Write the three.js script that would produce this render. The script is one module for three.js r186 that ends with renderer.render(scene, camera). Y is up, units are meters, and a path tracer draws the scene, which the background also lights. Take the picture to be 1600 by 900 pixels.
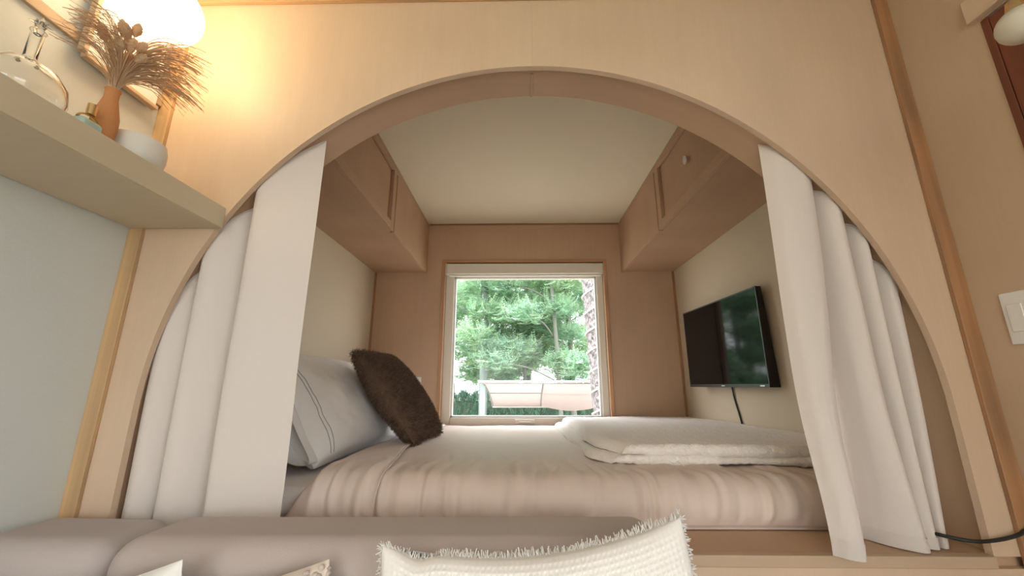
import * as THREE from 'three';
import { RoundedBoxGeometry } from 'three/addons/geometries/RoundedBoxGeometry.js';
import { mergeGeometries } from 'three/addons/utils/BufferGeometryUtils.js';
import { RectAreaLightUniformsLib } from 'three/addons/lights/RectAreaLightUniformsLib.js';
RectAreaLightUniformsLib.init();

// ------------------------------------------------------------------ camera, sky, exposure
const scene = new THREE.Scene();
const camera = new THREE.PerspectiveCamera(71.95, 1600 / 900, 0.02, 300);
camera.position.set(0, 1.15, 1.05);
camera.rotation.set(THREE.MathUtils.degToRad(13.83), THREE.MathUtils.degToRad(0.93), 0, 'YXZ');
const renderer = new THREE.WebGLRenderer({ antialias: true });
renderer.toneMapping = THREE.LinearToneMapping;
renderer.toneMappingExposure = 1.4;
renderer.shadowMap.enabled = true;
renderer.shadowMap.type = THREE.PCFSoftShadowMap;

const SKY = 5.0;                       // bright overcast sky
const LAMP = 0.30, SCONCE = 0.5;        // candela
{
  const w = 64, h = 32, d = new Float32Array(w * h * 4);
  for (let y = 0; y < h; y++) for (let x = 0; x < w; x++) {
    const el = ((y + 0.5) / h - 0.5) * Math.PI, s = Math.max(0, Math.sin(el));
    const k = SKY * (0.72 + 0.38 * s), o = (y * w + x) * 4;
    d[o] = k * 0.97; d[o + 1] = k * 1.0; d[o + 2] = k * (1.02 + 0.04 * s); d[o + 3] = 1;
  }
  const t = new THREE.DataTexture(d, w, h, THREE.RGBAFormat, THREE.FloatType);
  t.mapping = THREE.EquirectangularReflectionMapping; t.magFilter = THREE.LinearFilter; t.needsUpdate = true;
  scene.background = t;
}

// ------------------------------------------------------------------ helpers
let seed = 7;
const rnd = () => { seed = (seed * 1664525 + 1013904223) >>> 0; return seed / 4294967296; };
const rr = (a, b) => a + (b - a) * rnd();
const V = (x, y, z) => new THREE.Vector3(x, y, z);
const hash = (i, j, k) => { let n = (i * 374761393 + j * 668265263 + k * 2147483647 + 1442695041) | 0; n = Math.imul(n ^ (n >>> 13), 1274126177); return ((n ^ (n >>> 16)) >>> 0) / 4294967296; };
function noise(x, y, k = 0, px = 1e9, py = 1e9) {
  const xi = Math.floor(x), yi = Math.floor(y), fx = x - xi, fy = y - yi, sx = fx * fx * (3 - 2 * fx), sy = fy * fy * (3 - 2 * fy);
  const m = (a, p) => ((a % p) + p) % p, h = (i, j) => hash(m(i, px), m(j, py), k);
  return (h(xi, yi) * (1 - sx) + h(xi + 1, yi) * sx) * (1 - sy) + (h(xi, yi + 1) * (1 - sx) + h(xi + 1, yi + 1) * sx) * sy;
}
const smooth = (a, b, x) => { const t = Math.min(1, Math.max(0, (x - a) / (b - a))); return t * t * (3 - 2 * t); };
const lerp = (a, b, t) => a + (b - a) * t;
const names = {};
function numbered(n) { names[n] = (names[n] ?? -1) + 1; return names[n] ? n + '_' + String(names[n]).padStart(3, '0') : n; }
function mesh(name, geo, mat, parent) {
  const m = new THREE.Mesh(geo, mat); m.castShadow = m.receiveShadow = true;
  if (parent) { m.name = name; parent.add(m); } else { m.name = numbered(name); scene.add(m); }
  return m;
}
function tag(o, label, category, group) { o.userData = { label, category }; if (group) o.userData.group = group; return o; }
function thing(name, label, category, p = [0, 0, 0], group) {
  const o = new THREE.Group(); o.name = numbered(name); o.position.set(...p); scene.add(o); return tag(o, label, category, group);
}
function struct(name) { const o = new THREE.Group(); o.name = name; o.userData = { kind: 'structure' }; scene.add(o); return o; }
// box projection uv in metres; 'turn' swaps the grain
function boxUV(g, turn = false, off = [0, 0]) {
  const q = g.index ? g.toNonIndexed() : g, p = q.attributes.position, n = q.attributes.normal, uv = new Float32Array(p.count * 2);
  for (let i = 0; i < p.count; i += 3) {
    let ax = 0, ay = 0, az = 0;
    for (let k = 0; k < 3; k++) { ax += Math.abs(n.getX(i + k)); ay += Math.abs(n.getY(i + k)); az += Math.abs(n.getZ(i + k)); }
    for (let k = 0; k < 3; k++) {
      const x = p.getX(i + k), y = p.getY(i + k), z = p.getZ(i + k);
      let [u, v] = ax >= ay && ax >= az ? [z, y] : ay >= az ? [x, z] : [x, y];
      if (turn) [u, v] = [v, u];
      uv[2 * (i + k)] = u + off[0]; uv[2 * (i + k) + 1] = v + off[1];
    }
  }
  q.setAttribute('uv', new THREE.BufferAttribute(uv, 2));
  return q;
}
function box(x0, x1, y0, y1, z0, z1, r = 0.002, turn = false, off) {
  const w = x1 - x0, h = y1 - y0, d = z1 - z0, rad = Math.min(r, w / 2.01, h / 2.01, d / 2.01);
  const g = rad > 0 ? new RoundedBoxGeometry(w, h, d, 2, rad) : new THREE.BoxGeometry(w, h, d);
  g.translate((x0 + x1) / 2, (y0 + y1) / 2, (z0 + z1) / 2);
  return boxUV(g, turn, off);
}
function grid(nu, nv, fn, closeU = false) {           // fn(u, v) -> [x, y, z] or [x, y, z, tu, tv]
  const pos = [], uv = [], idx = [];
  for (let j = 0; j <= nv; j++) for (let i = 0; i <= nu; i++) {
    const q = fn(i / nu, j / nv); pos.push(q[0], q[1], q[2]); uv.push(q[3] ?? i / nu, q[4] ?? j / nv);
  }
  for (let j = 0; j < nv; j++) for (let i = 0; i < nu; i++) { const a = j * (nu + 1) + i, b = a + 1, c = a + nu + 1, d = c + 1; idx.push(a, b, d, a, d, c); }
  const g = new THREE.BufferGeometry();
  g.setAttribute('position', new THREE.Float32BufferAttribute(pos, 3)); g.setAttribute('uv', new THREE.Float32BufferAttribute(uv, 2)); g.setIndex(idx); g.computeVertexNormals();
  return g;
}
const tube = (pts, r, seg = 40, rad = 8) => new THREE.TubeGeometry(new THREE.CatmullRomCurve3(pts), seg, r, rad);
const cyl = (a, b, r0, r1 = r0, n = 16) => {
  const d = b.clone().sub(a), g = new THREE.CylinderGeometry(r1, r0, d.length(), n);
  g.applyQuaternion(new THREE.Quaternion().setFromUnitVectors(V(0, 1, 0), d.clone().normalize())); g.translate(...a.clone().add(b).multiplyScalar(0.5).toArray()); return g;
};
const strip = (g) => { const q = g.index ? g.toNonIndexed() : g; for (const k of Object.keys(q.attributes)) if (!['position', 'normal', 'uv'].includes(k)) q.deleteAttribute(k); return q; };
const merge = (gs) => mergeGeometries(gs.map(strip));

// ------------------------------------------------------------------ materials
function tex(w, h, fn, srgb = true) {
  const d = new Uint8Array(w * h * 4);
  for (let y = 0; y < h; y++) for (let x = 0; x < w; x++) { const c = fn(x / w, y / h), o = (y * w + x) * 4; for (let k = 0; k < 3; k++) d[o + k] = Math.max(0, Math.min(255, c[k] * 255)); d[o + 3] = 255; }
  const t = new THREE.DataTexture(d, w, h); t.wrapS = t.wrapT = THREE.RepeatWrapping; t.magFilter = THREE.LinearFilter; t.minFilter = THREE.LinearMipmapLinearFilter; t.generateMipmaps = true;
  if (srgb) t.colorSpace = THREE.SRGBColorSpace; t.needsUpdate = true; return t;
}
// plywood face veneer: long soft vertical figure, fine pores; multiplies the colour
const plyTex = tex(512, 512, (u, v) => {
  const a = noise(u * 7 + 0.35 * noise(u * 4, v * 3, 5, 4, 3), v * 2, 1, 7, 2), b = noise(u * 60, v * 5, 2, 60, 5), c = noise(u * 256, v * 24, 3, 256, 24), m = noise(u * 5, v * 5, 8, 5, 5);
  const k = 0.945 + 0.045 * (a - 0.5) + 0.014 * (b - 0.5) + 0.012 * (c - 0.5) + 0.05 * (m - 0.5);
  return [k, k * (0.995 + 0.012 * (m - 0.5)), k * (0.985 + 0.03 * (m - 0.5))];
});
const pineTex = tex(256, 512, (u, v) => {
  const w = u * 8 + 0.8 * noise(u * 3, v * 3, 21, 3, 3), a = 0.5 + 0.5 * Math.sin(w * 6.28), b = noise(u * 128, v * 8, 22, 128, 8), m = noise(u * 2, v * 6, 23, 2, 6);
  const k = 0.86 + 0.07 * a + 0.05 * (b - 0.5) + 0.16 * (m - 0.5);
  return [k, k * (0.97 - 0.04 * m), k * (0.93 - 0.08 * m)];
});
const weave = (n, s) => tex(256, 256, (u, v) => { const a = Math.abs(Math.sin(u * n * Math.PI)), b = Math.abs(Math.sin(v * n * Math.PI)), k = 0.5 + 0.25 * (((Math.floor(u * n) + Math.floor(v * n)) % 2) ? a : b) + s * (noise(u * 64, v * 64, 31, 64, 64) - 0.5); return [k, k, k]; }, false);
const weaveTex = weave(32, 0.3);
const lumpTex = tex(256, 256, (u, v) => { const k = 0.5 * noise(u * 40, v * 40, 41, 40, 40) + 0.35 * noise(u * 80, v * 80, 42, 80, 80) + 0.15 * noise(u * 128, v * 128, 43, 128, 128); return [k, k, k]; }, false);
const rep = (t, x, y = x, srgb) => { const c = t.clone(); c.repeat.set(x, y); c.needsUpdate = true; return c; };
const C = (r, g, b) => new THREE.Color().setRGB(r, g, b);
const std = (c, o = {}) => new THREE.MeshStandardMaterial({ color: c, roughness: 0.75, ...o });
const phys = (c, o = {}) => new THREE.MeshPhysicalMaterial({ color: c, roughness: 0.75, ...o });
const cloth = (c, s, bump, o = {}) => phys(c, { roughness: 0.95, sheen: 0.25, sheenColor: c.clone().lerp(C(1, 1, 1), 0.4), sheenRoughness: 0.6, bumpMap: rep(weaveTex, s), bumpScale: bump, side: THREE.DoubleSide, ...o });

const M = {
  ply: std(C(0.72, 0.54, 0.385), { map: rep(plyTex, 0.8), roughness: 0.55 }),
  plyShaded: std(C(0.62, 0.455, 0.315), { map: rep(plyTex, 0.8), roughness: 0.6 }),  // same ply darkened: the right wall's weaker light is put into the colour
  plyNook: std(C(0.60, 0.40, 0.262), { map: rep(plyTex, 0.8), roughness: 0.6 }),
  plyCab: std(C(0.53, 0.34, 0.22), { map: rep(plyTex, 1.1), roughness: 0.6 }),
  plyEdge: std(C(0.58, 0.43, 0.30), { map: rep(plyTex, 2), roughness: 0.7 }),
  pine: std(C(0.67, 0.495, 0.30), { map: rep(pineTex, 3, 1.1), roughness: 0.5 }),
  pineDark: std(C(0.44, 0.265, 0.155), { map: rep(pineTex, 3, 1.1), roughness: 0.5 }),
  paint: std(C(0.64, 0.665, 0.64), { roughness: 0.8, bumpMap: rep(lumpTex, 4), bumpScale: 0.0003 }),
  paintWarmBounce: std(C(0.58, 0.48, 0.345), { roughness: 0.8, bumpMap: rep(lumpTex, 4), bumpScale: 0.0003 }),  // room paint with the nook's warm bounced light tinted into its colour
  ceil: std(C(0.75, 0.65, 0.495), { roughness: 0.85, bumpMap: rep(lumpTex, 4), bumpScale: 0.0003 }),
  floor: std(C(0.44, 0.40, 0.345), { map: rep(pineTex, 1.5, 0.6), roughness: 0.45 }),
  vinyl: std(C(0.72, 0.66, 0.56), { roughness: 0.45 }),
  white: std(C(0.78, 0.76, 0.72), { roughness: 0.5 }),
  glass: phys(C(1, 1, 1), { transmission: 1, thickness: 0, roughness: 0, ior: 1.5, specularIntensity: 0.45 }),
  curtain: cloth(C(0.77, 0.70, 0.65), 12, 0.0004, { transmission: 0.12 }),
  sheet: cloth(C(0.82, 0.78, 0.77), 8, 0.0003),
  duvet: phys(C(0.67, 0.548, 0.48), { roughness: 0.55, sheen: 0.5, sheenColor: C(0.9, 0.8, 0.72), sheenRoughness: 0.4, side: THREE.DoubleSide }),
  pillow: cloth(C(0.87, 0.85, 0.83), 8, 0.0003),
  stitch: std(C(0.42, 0.40, 0.40), { roughness: 0.9 }),
  fur: std(C(0.17, 0.105, 0.07), { roughness: 0.9, side: THREE.DoubleSide }),
  furBase: std(C(0.12, 0.07, 0.045), { roughness: 1 }),
  red: cloth(C(0.22, 0.05, 0.03), 8, 0.0004),
  fleece: cloth(C(0.86, 0.80, 0.745), 5, 0.0025, { bumpMap: rep(lumpTex, 5) }),
  fleeceTop: cloth(C(0.76, 0.71, 0.66), 8, 0.0008),
  sofa: cloth(C(0.47, 0.40, 0.37), 14, 0.0005),
  sofaSide: cloth(C(0.47, 0.41, 0.385), 14, 0.0005),
  seam: std(C(0.26, 0.21, 0.19), { roughness: 1 }),
  waffle: cloth(C(0.83, 0.795, 0.76), 20, 0.0003),
  boucle: cloth(C(0.68, 0.58, 0.50), 20, 0.0006),
  black: std(C(0.012, 0.012, 0.012), { roughness: 0.35 }),
  screen: phys(C(0.006, 0.006, 0.006), { roughness: 0.05, specularIntensity: 0.38 }),
  silver: std(C(0.6, 0.6, 0.6), { roughness: 0.3, metalness: 0.8 }),
  cable: std(C(0.012, 0.014, 0.013), { roughness: 0.5 }),
  mahogany: std(C(0.20, 0.062, 0.035), { map: rep(pineTex, 3, 1), roughness: 0.45 }),
  globeLit: std(C(0.85, 0.8, 0.7), { emissive: C(1, 0.84, 0.56), emissiveIntensity: 1.3, roughness: 0.5 }),
  globeOff: std(C(0.62, 0.58, 0.46), { roughness: 0.35 }),
  brass: std(C(0.75, 0.50, 0.24), { roughness: 0.25, metalness: 1 }),
  terracotta: std(C(0.56, 0.24, 0.09), { roughness: 0.7, bumpMap: rep(lumpTex, 3), bumpScale: 0.0006 }),
  bowl: phys(C(0.80, 0.77, 0.70), { roughness: 0.4, transmission: 0.15 }),
  clear: phys(C(1, 1, 1), { transmission: 1, thickness: 0.004, roughness: 0.01, ior: 1.45 }),
  teal: phys(C(0.70, 0.88, 0.86), { transmission: 0.6, thickness: 0, roughness: 0.2 }),
  grass: phys(C(0.72, 0.50, 0.31), { transmission: 0.35, roughness: 0.9, side: THREE.DoubleSide }),
  grassPale: phys(C(0.76, 0.56, 0.37), { transmission: 0.3, roughness: 0.9, side: THREE.DoubleSide }),
  shelf: std(C(0.66, 0.56, 0.40), { map: rep(plyTex, 0.9), roughness: 0.55 }),
};

// ------------------------------------------------------------------ the room
const XL = -1.108, XR = 1.19, H = 2.4, ZB = -1.89, ZR = 3.2, T = 0.1;
const AX = 0.048, AY = 1.088, R = 1.042, SILL = 0.77, SOF = 1.060, ZS = -0.155;

{ // floor and ceiling
  const f = struct('floor');
  for (let i = 0; i < 12; i++) { const x0 = XL + i * (XR - XL) / 12, x1 = x0 + (XR - XL) / 12 - 0.002; mesh('plank', box(x0, x1, -0.02, 0, ZB, ZR, 0.002, false, [i * 0.37, i * 0.71]), M.floor, f); }
  mesh('subfloor', box(XL - T, XR + T, -0.14, -0.021, ZB - T, ZR + T, 0), M.floor, f);
  const c = struct('ceiling');
  mesh('nook_panel', box(XL, XR, H, H + 0.1, ZB, ZS - 0.0005, 0), M.ceil, c);
  mesh('room_panel', box(XL - T, XR + T, H, H + 0.1, ZS, ZR + T, 0), M.paint, c);
  mesh('roof_deck', box(XL - T, XR + T, H + 0.1, H + 0.2, ZB - T, ZR + T, 0), M.paint, c);
}
{ // side walls
  const l = struct('wall_left');
  mesh('nook_panel', box(XL - T, XL, 0, H, ZB, -0.02, 0), M.paintWarmBounce, l);
  mesh('room_panel', box(XL - T, XL, 0, H, -0.02, ZR, 0), M.paint, l);
  const r = struct('wall_right');
  mesh('nook_panel', box(XR, XR + T, 0, H, ZB, -0.02, 0), M.paintWarmBounce, r);
  mesh('room_panel', box(XR, XR + T, 0, H, -0.02, 0.205, 0), M.plyShaded, r);
  mesh('room_panel', box(XR, XR + T, 2.06, H, 0.205, 1.09, 0), M.plyShaded, r);
  mesh('room_panel', box(XR, XR + T, 0, H, 1.09, 1.4, 0), M.paint, r);
  mesh('room_panel', box(XR, XR + T, 0, 0.8, 1.4, 3.0, 0), M.paint, r);
  mesh('room_panel', box(XR, XR + T, 2.1, H, 1.4, 3.0, 0), M.paint, r);
  mesh('room_panel', box(XR, XR + T, 0, H, 3.0, ZR, 0), M.paint, r);
}
function framedWindow(name, x0, x1, y0, y1, z, w, d, mat, horizontalAxis = 'x') {
  // four frame bars and a pane; along x (or along z for side walls)
  const g = struct(name), f = (a0, a1, b0, b1) => horizontalAxis === 'x' ? box(a0, a1, b0, b1, z - d / 2, z + d / 2, 0.004) : box(z - d / 2, z + d / 2, b0, b1, a0, a1, 0.004);
  mesh('jamb', f(x0, x0 + w, y0, y1), mat, g); mesh('jamb', f(x1 - w, x1, y0, y1), mat, g);
  mesh('rail', f(x0 + w, x1 - w, y0, y0 + w), mat, g); mesh('rail', f(x0 + w, x1 - w, y1 - w, y1), mat, g);
  const pg = horizontalAxis === 'x' ? new THREE.PlaneGeometry(x1 - x0 - 2 * w, y1 - y0 - 2 * w).translate((x0 + x1) / 2, (y0 + y1) / 2, z) : new THREE.PlaneGeometry(x1 - x0 - 2 * w, y1 - y0 - 2 * w).rotateY(Math.PI / 2).translate(z, (y0 + y1) / 2, (x0 + x1) / 2);
  mesh('pane', pg, M.glass, g);
  return g;
}
{ // rear wall (behind the camera) with wide glazing, and the side window
  const w = struct('wall_rear');
  mesh('wall_panel', box(XL - T, -0.9, 0, H, ZR, ZR + T, 0), M.paint, w);
  mesh('wall_panel', box(0.55, XR + T, 0, H, ZR, ZR + T, 0), M.paint, w);
  mesh('wall_panel', box(-0.9, 0.55, 2.15, H, ZR, ZR + T, 0), M.paint, w);
  framedWindow('window_2', -0.9, 0.55, 0.0, 2.15, ZR + 0.05, 0.06, 0.06, M.vinyl);
  framedWindow('window_3', 1.4, 3.0, 0.8, 2.1, XR + 0.05, 0.05, 0.06, M.vinyl, 'z');
}

// the arched partition
const archPath = (r, x0, x1) => null;
function archHalf(side, z0, z1, r, gap, bottom, outer, top = H) {   // one half of a panel with the arch cut out of it
  const s = new THREE.Shape(), n = 64, m = AX + side * gap;
  s.moveTo(m, top); s.lineTo(outer, top); s.lineTo(outer, bottom); s.lineTo(AX + side * r, bottom); s.lineTo(AX + side * r, AY);
  for (let i = 1; i <= n; i++) { const a = (i / n) * Math.PI / 2; let x = AX + side * r * Math.cos(a); if (i === n) x = m; s.lineTo(x, AY + r * Math.sin(a)); }
  s.closePath();
  const g = new THREE.ExtrudeGeometry(s, { depth: z1 - z0, bevelEnabled: false, curveSegments: 4 }); g.translate(0, 0, z0); return boxUV(g, false, [side, 0]);
}
{
  const p = struct('wall_front');
  mesh('arch_panel', archHalf(-1, -0.018, 0, R, 0.0002, SILL - 0.001, XL), M.ply, p);
  mesh('arch_panel', archHalf(1, -0.018, 0, R, 0.0002, SILL - 0.001, XR), M.ply, p);
  mesh('rear_panel', archHalf(-1, ZS, ZS + 0.012, SOF + 0.003, 0.0002, SILL, XL), M.plyNook, p);
  mesh('rear_panel', archHalf(1, ZS, ZS + 0.012, SOF + 0.003, 0.0002, SILL, XR), M.plyNook, p);
  const soff = (a0, a1, straight) => grid(72, 6, (u, v) => {
    const z = lerp(-0.018, ZS, v);
    // angle from straight side up through the arc
    const len0 = AY - SILL, arc = SOF * Math.PI / 2, s = u * (len0 + arc);
    if (s < len0) return [AX + straight * SOF, SILL + s, z, z, s];
    const a = (s - len0) / SOF; return [AX + straight * SOF * Math.cos(a), AY + SOF * Math.sin(a), z, z, s];
  });
  const sm = M.plyNook.clone(); sm.side = THREE.DoubleSide;
  mesh('soffit', soff(0, 0, -1), sm, p); mesh('soffit', soff(0, 0, 1), sm, p);
  mesh('joint_strip', box(AX - 0.004, AX + 0.004, AY + SOF - 0.004, AY + SOF + 0.001, ZS, -0.05, 0.001), M.plyEdge, p);
  mesh('lower_panel', box(XL, XR, 0, SILL - 0.026, -0.018, 0, 0.001), M.ply, p);
  mesh('sill_nosing', box(AX - R - 0.01, AX + R, SILL - 0.025, SILL, -0.018, 0.006, 0.002, true), M.plyEdge, p);
}
{ // corner battens
  const t1 = struct('trim_1'); mesh('batten', box(XL, XL + 0.039, 0, 1.586, 0.0005, 0.012, 0.002), M.pine, t1); mesh('batten', box(XL, XL + 0.039, 1.65, H, 0.0005, 0.012, 0.002), M.pine, t1);
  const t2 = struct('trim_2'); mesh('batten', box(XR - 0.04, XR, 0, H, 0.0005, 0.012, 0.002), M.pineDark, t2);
  const t3 = struct('trim_3'); mesh('batten', box(XL + 0.04, XR - 0.04, H - 0.012, H, 0.0005, 0.012, 0.002, true), M.pine, t3);
  const t4 = struct('trim_4'); mesh('batten', box(XL, XL + 0.016, 0.8, 2.0, ZB, ZB + 0.008, 0.002), M.pineDark, t4); mesh('batten', box(XR - 0.018, XR, 0.8, 2.0, ZB, ZB + 0.008, 0.002), M.pineDark, t4);
  mesh('batten', box(-0.7, 0.79, H - 0.014, H, ZB, ZB + 0.008, 0.002, true), M.pineDark, t4);
  const t5 = struct('trim_5'); mesh('batten', box(XL, XL + 0.01, 1.985, 2.015, 0.013, 2.6, 0.002, true), M.plyEdge, t5);
}
{ // platform under the mattress
  const p = struct('floor_platform');
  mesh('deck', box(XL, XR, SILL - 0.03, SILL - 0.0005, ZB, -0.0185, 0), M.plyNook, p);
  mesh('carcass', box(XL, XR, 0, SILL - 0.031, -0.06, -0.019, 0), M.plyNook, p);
}
const WX0 = -0.56, WX1 = 0.652, WY0 = 0.872, WY1 = 2.074;
{ // back wall with the window
  const b = struct('wall_back');
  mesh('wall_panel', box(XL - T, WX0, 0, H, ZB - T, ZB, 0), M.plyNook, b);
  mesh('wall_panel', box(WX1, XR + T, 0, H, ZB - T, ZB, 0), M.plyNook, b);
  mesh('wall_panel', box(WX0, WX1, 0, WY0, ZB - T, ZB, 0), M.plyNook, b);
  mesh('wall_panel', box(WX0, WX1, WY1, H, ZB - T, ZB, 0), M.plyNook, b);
  const t = struct('trim_6'), e = 0.026, cas = std(C(0.58, 0.36, 0.22), { map: rep(pineTex, 3, 1.1), roughness: 0.55 });
  mesh('casing', box(WX0 - e, WX0, WY0 - e, WY1 + e, ZB + 0.0005, ZB + 0.014, 0.002), cas, t);
  mesh('casing', box(WX1, WX1 + e, WY0 - e, WY1 + e, ZB + 0.0005, ZB + 0.014, 0.002), cas, t);
  mesh('casing', box(WX0, WX1, WY1, WY1 + e, ZB + 0.0005, ZB + 0.014, 0.002, true), cas, t);
  mesh('casing', box(WX0, WX1, WY0 - e, WY0, ZB + 0.0005, ZB + 0.014, 0.002, true), cas, t);
  const w = struct('window_1'), z0 = ZB - 0.09, z1 = ZB - 0.03;
  const jw = 0.066, jr = 0.05;
  mesh('jamb', box(WX0, WX0 + jw, WY0, WY1, z0, z1, 0.006), M.vinyl, w); mesh('jamb', box(WX1 - jr, WX1, WY0, WY1, z0, z1, 0.006), M.vinyl, w);
  mesh('rail', box(WX0 + jw, WX1 - jr, WY0, 0.927, z0, z1, 0.006), M.vinyl, w); mesh('rail', box(WX0 + jw, WX1 - jr, 1.972, WY1, z0, z1, 0.006), M.vinyl, w);
  const bead = (a, b, c, d) => mesh('glazing_bead', box(a, b, c, d, z0 + 0.01, z1 - 0.012, 0.002), M.white, w);
  bead(WX0 + jw, WX0 + jw + 0.014, 0.927, 1.972); bead(WX1 - jr - 0.014, WX1 - jr, 0.927, 1.972); bead(WX0 + jw, WX1 - jr, 0.927, 0.941); bead(WX0 + jw, WX1 - jr, 1.958, 1.972);
  mesh('pane', new THREE.PlaneGeometry(WX1 - WX0 - jw - jr, 1.05).translate((WX0 + WX1 + jw - jr) / 2, 1.45, z0 + 0.03), M.glass, w);
  mesh('latch', merge([box(-0.03, 0.115, 0.885, 0.918, z1 - 0.002, z1 + 0.012, 0.008), box(0.0, 0.085, 0.895, 0.905, z1 + 0.01, z1 + 0.022, 0.004)]), M.vinyl, w);
}
{ // door in the right wall: only its edge shows
  const d = struct('door_1');
  mesh('door_leaf', box(XR - 0.004, XR + 0.055, 0.01, 2.05, 0.2225, 1.083, 0.003), M.mahogany, d);
  for (const [a, b] of [[0.2, 0.9], [1.05, 1.85]]) mesh('raised_panel', box(XR - 0.012, XR + 0.005, a, b, 0.34, 0.96, 0.008), M.mahogany, d);
  mesh('door_frame', box(XR - 0.004, XR + 0.08, 0, 2.055, 0.2055, 0.2215, 0.001), M.mahogany, d);
  const t = struct('trim_7');
  mesh('head_casing', box(XR - 0.02, XR, 2.062, 2.13, 0.19, 1.12, 0.003, true), M.ply, t);
}

// ------------------------------------------------------------------ overhead cabinets
function cabinet(side, label) {
  const xw = side < 0 ? XL : XR, xf = side < 0 ? -0.712 : 0.797, s = side < 0 ? 1 : -1;         // s points into the room
  const t = thing('overhead_cabinet', label, 'cabinet', [xf, 2.0, -1.0]);
  const b = (a0, a1, y0, y1, z0, z1, r = 0.002, turn) => { const x0 = xf + s * a0, x1 = xf + s * a1, g = box(Math.min(x0, x1), Math.max(x0, x1), y0, y1, z0, z1, r, turn); g.translate(-xf, -2.0, 1.0); return g; };
  const depth = Math.abs(xf - xw) - 0.001, zf = ZS - 0.002, zb = ZB + 0.002, zm = -1.0;
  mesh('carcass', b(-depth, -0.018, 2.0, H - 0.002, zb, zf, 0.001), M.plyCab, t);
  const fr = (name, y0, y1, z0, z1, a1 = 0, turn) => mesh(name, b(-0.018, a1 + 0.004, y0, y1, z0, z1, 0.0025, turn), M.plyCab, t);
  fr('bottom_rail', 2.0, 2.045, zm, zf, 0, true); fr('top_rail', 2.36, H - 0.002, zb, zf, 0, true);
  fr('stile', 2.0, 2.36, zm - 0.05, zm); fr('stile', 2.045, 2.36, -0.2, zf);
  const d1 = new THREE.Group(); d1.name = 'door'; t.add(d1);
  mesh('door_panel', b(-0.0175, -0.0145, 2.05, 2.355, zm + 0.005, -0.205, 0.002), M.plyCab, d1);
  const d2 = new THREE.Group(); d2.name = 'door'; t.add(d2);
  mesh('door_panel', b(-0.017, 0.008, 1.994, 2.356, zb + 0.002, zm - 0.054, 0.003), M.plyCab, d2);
  if (side > 0) { const k = new THREE.TorusGeometry(0.014, 0.004, 8, 24); k.scale(1, 1.3, 1); k.rotateY(Math.PI / 2); k.translate(-0.001, 0.195, 0.346); const kk = mesh('ring_pull', merge([k, new THREE.SphereGeometry(0.011, 16, 12).scale(0.4, 1.3, 1).translate(-0.001, 0.195, 0.346)]), M.white, d1); kk.userData.label = 'small white oval finger pull'; }
  return t;
}
cabinet(-1, 'plywood overhead cabinet above the bed pillows, along the left wall of the nook');
cabinet(1, 'plywood overhead cabinet with small white pull, above the television on the right');

// ------------------------------------------------------------------ roller blind
{
  const t = thing('roller_blind', 'white roller blind cassette rolled up at the top of the window', 'blind', [0.046, 2.03, ZB]);
  const g = box(WX0 + 0.012 - 0.046, WX1 - 0.006 - 0.046, -0.052, 0.031, -0.026, 0.034, 0.008);
  mesh('cassette', g, M.vinyl, t);
  mesh('bottom_bar', box(WX0 + 0.03 - 0.046, WX1 - 0.02 - 0.046, -0.064, -0.053, -0.012, 0.012, 0.004), M.white, t);
  mesh('end_cap', box(WX0 + 0.002 - 0.046, WX0 + 0.011 - 0.046, -0.05, 0.036, -0.026, 0.028, 0.003), M.vinyl, t);
  mesh('end_cap', box(WX1 - 0.0055 - 0.046, WX1 - 0.001 - 0.046, -0.05, 0.036, -0.026, 0.028, 0.002), M.vinyl, t);
}

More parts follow.
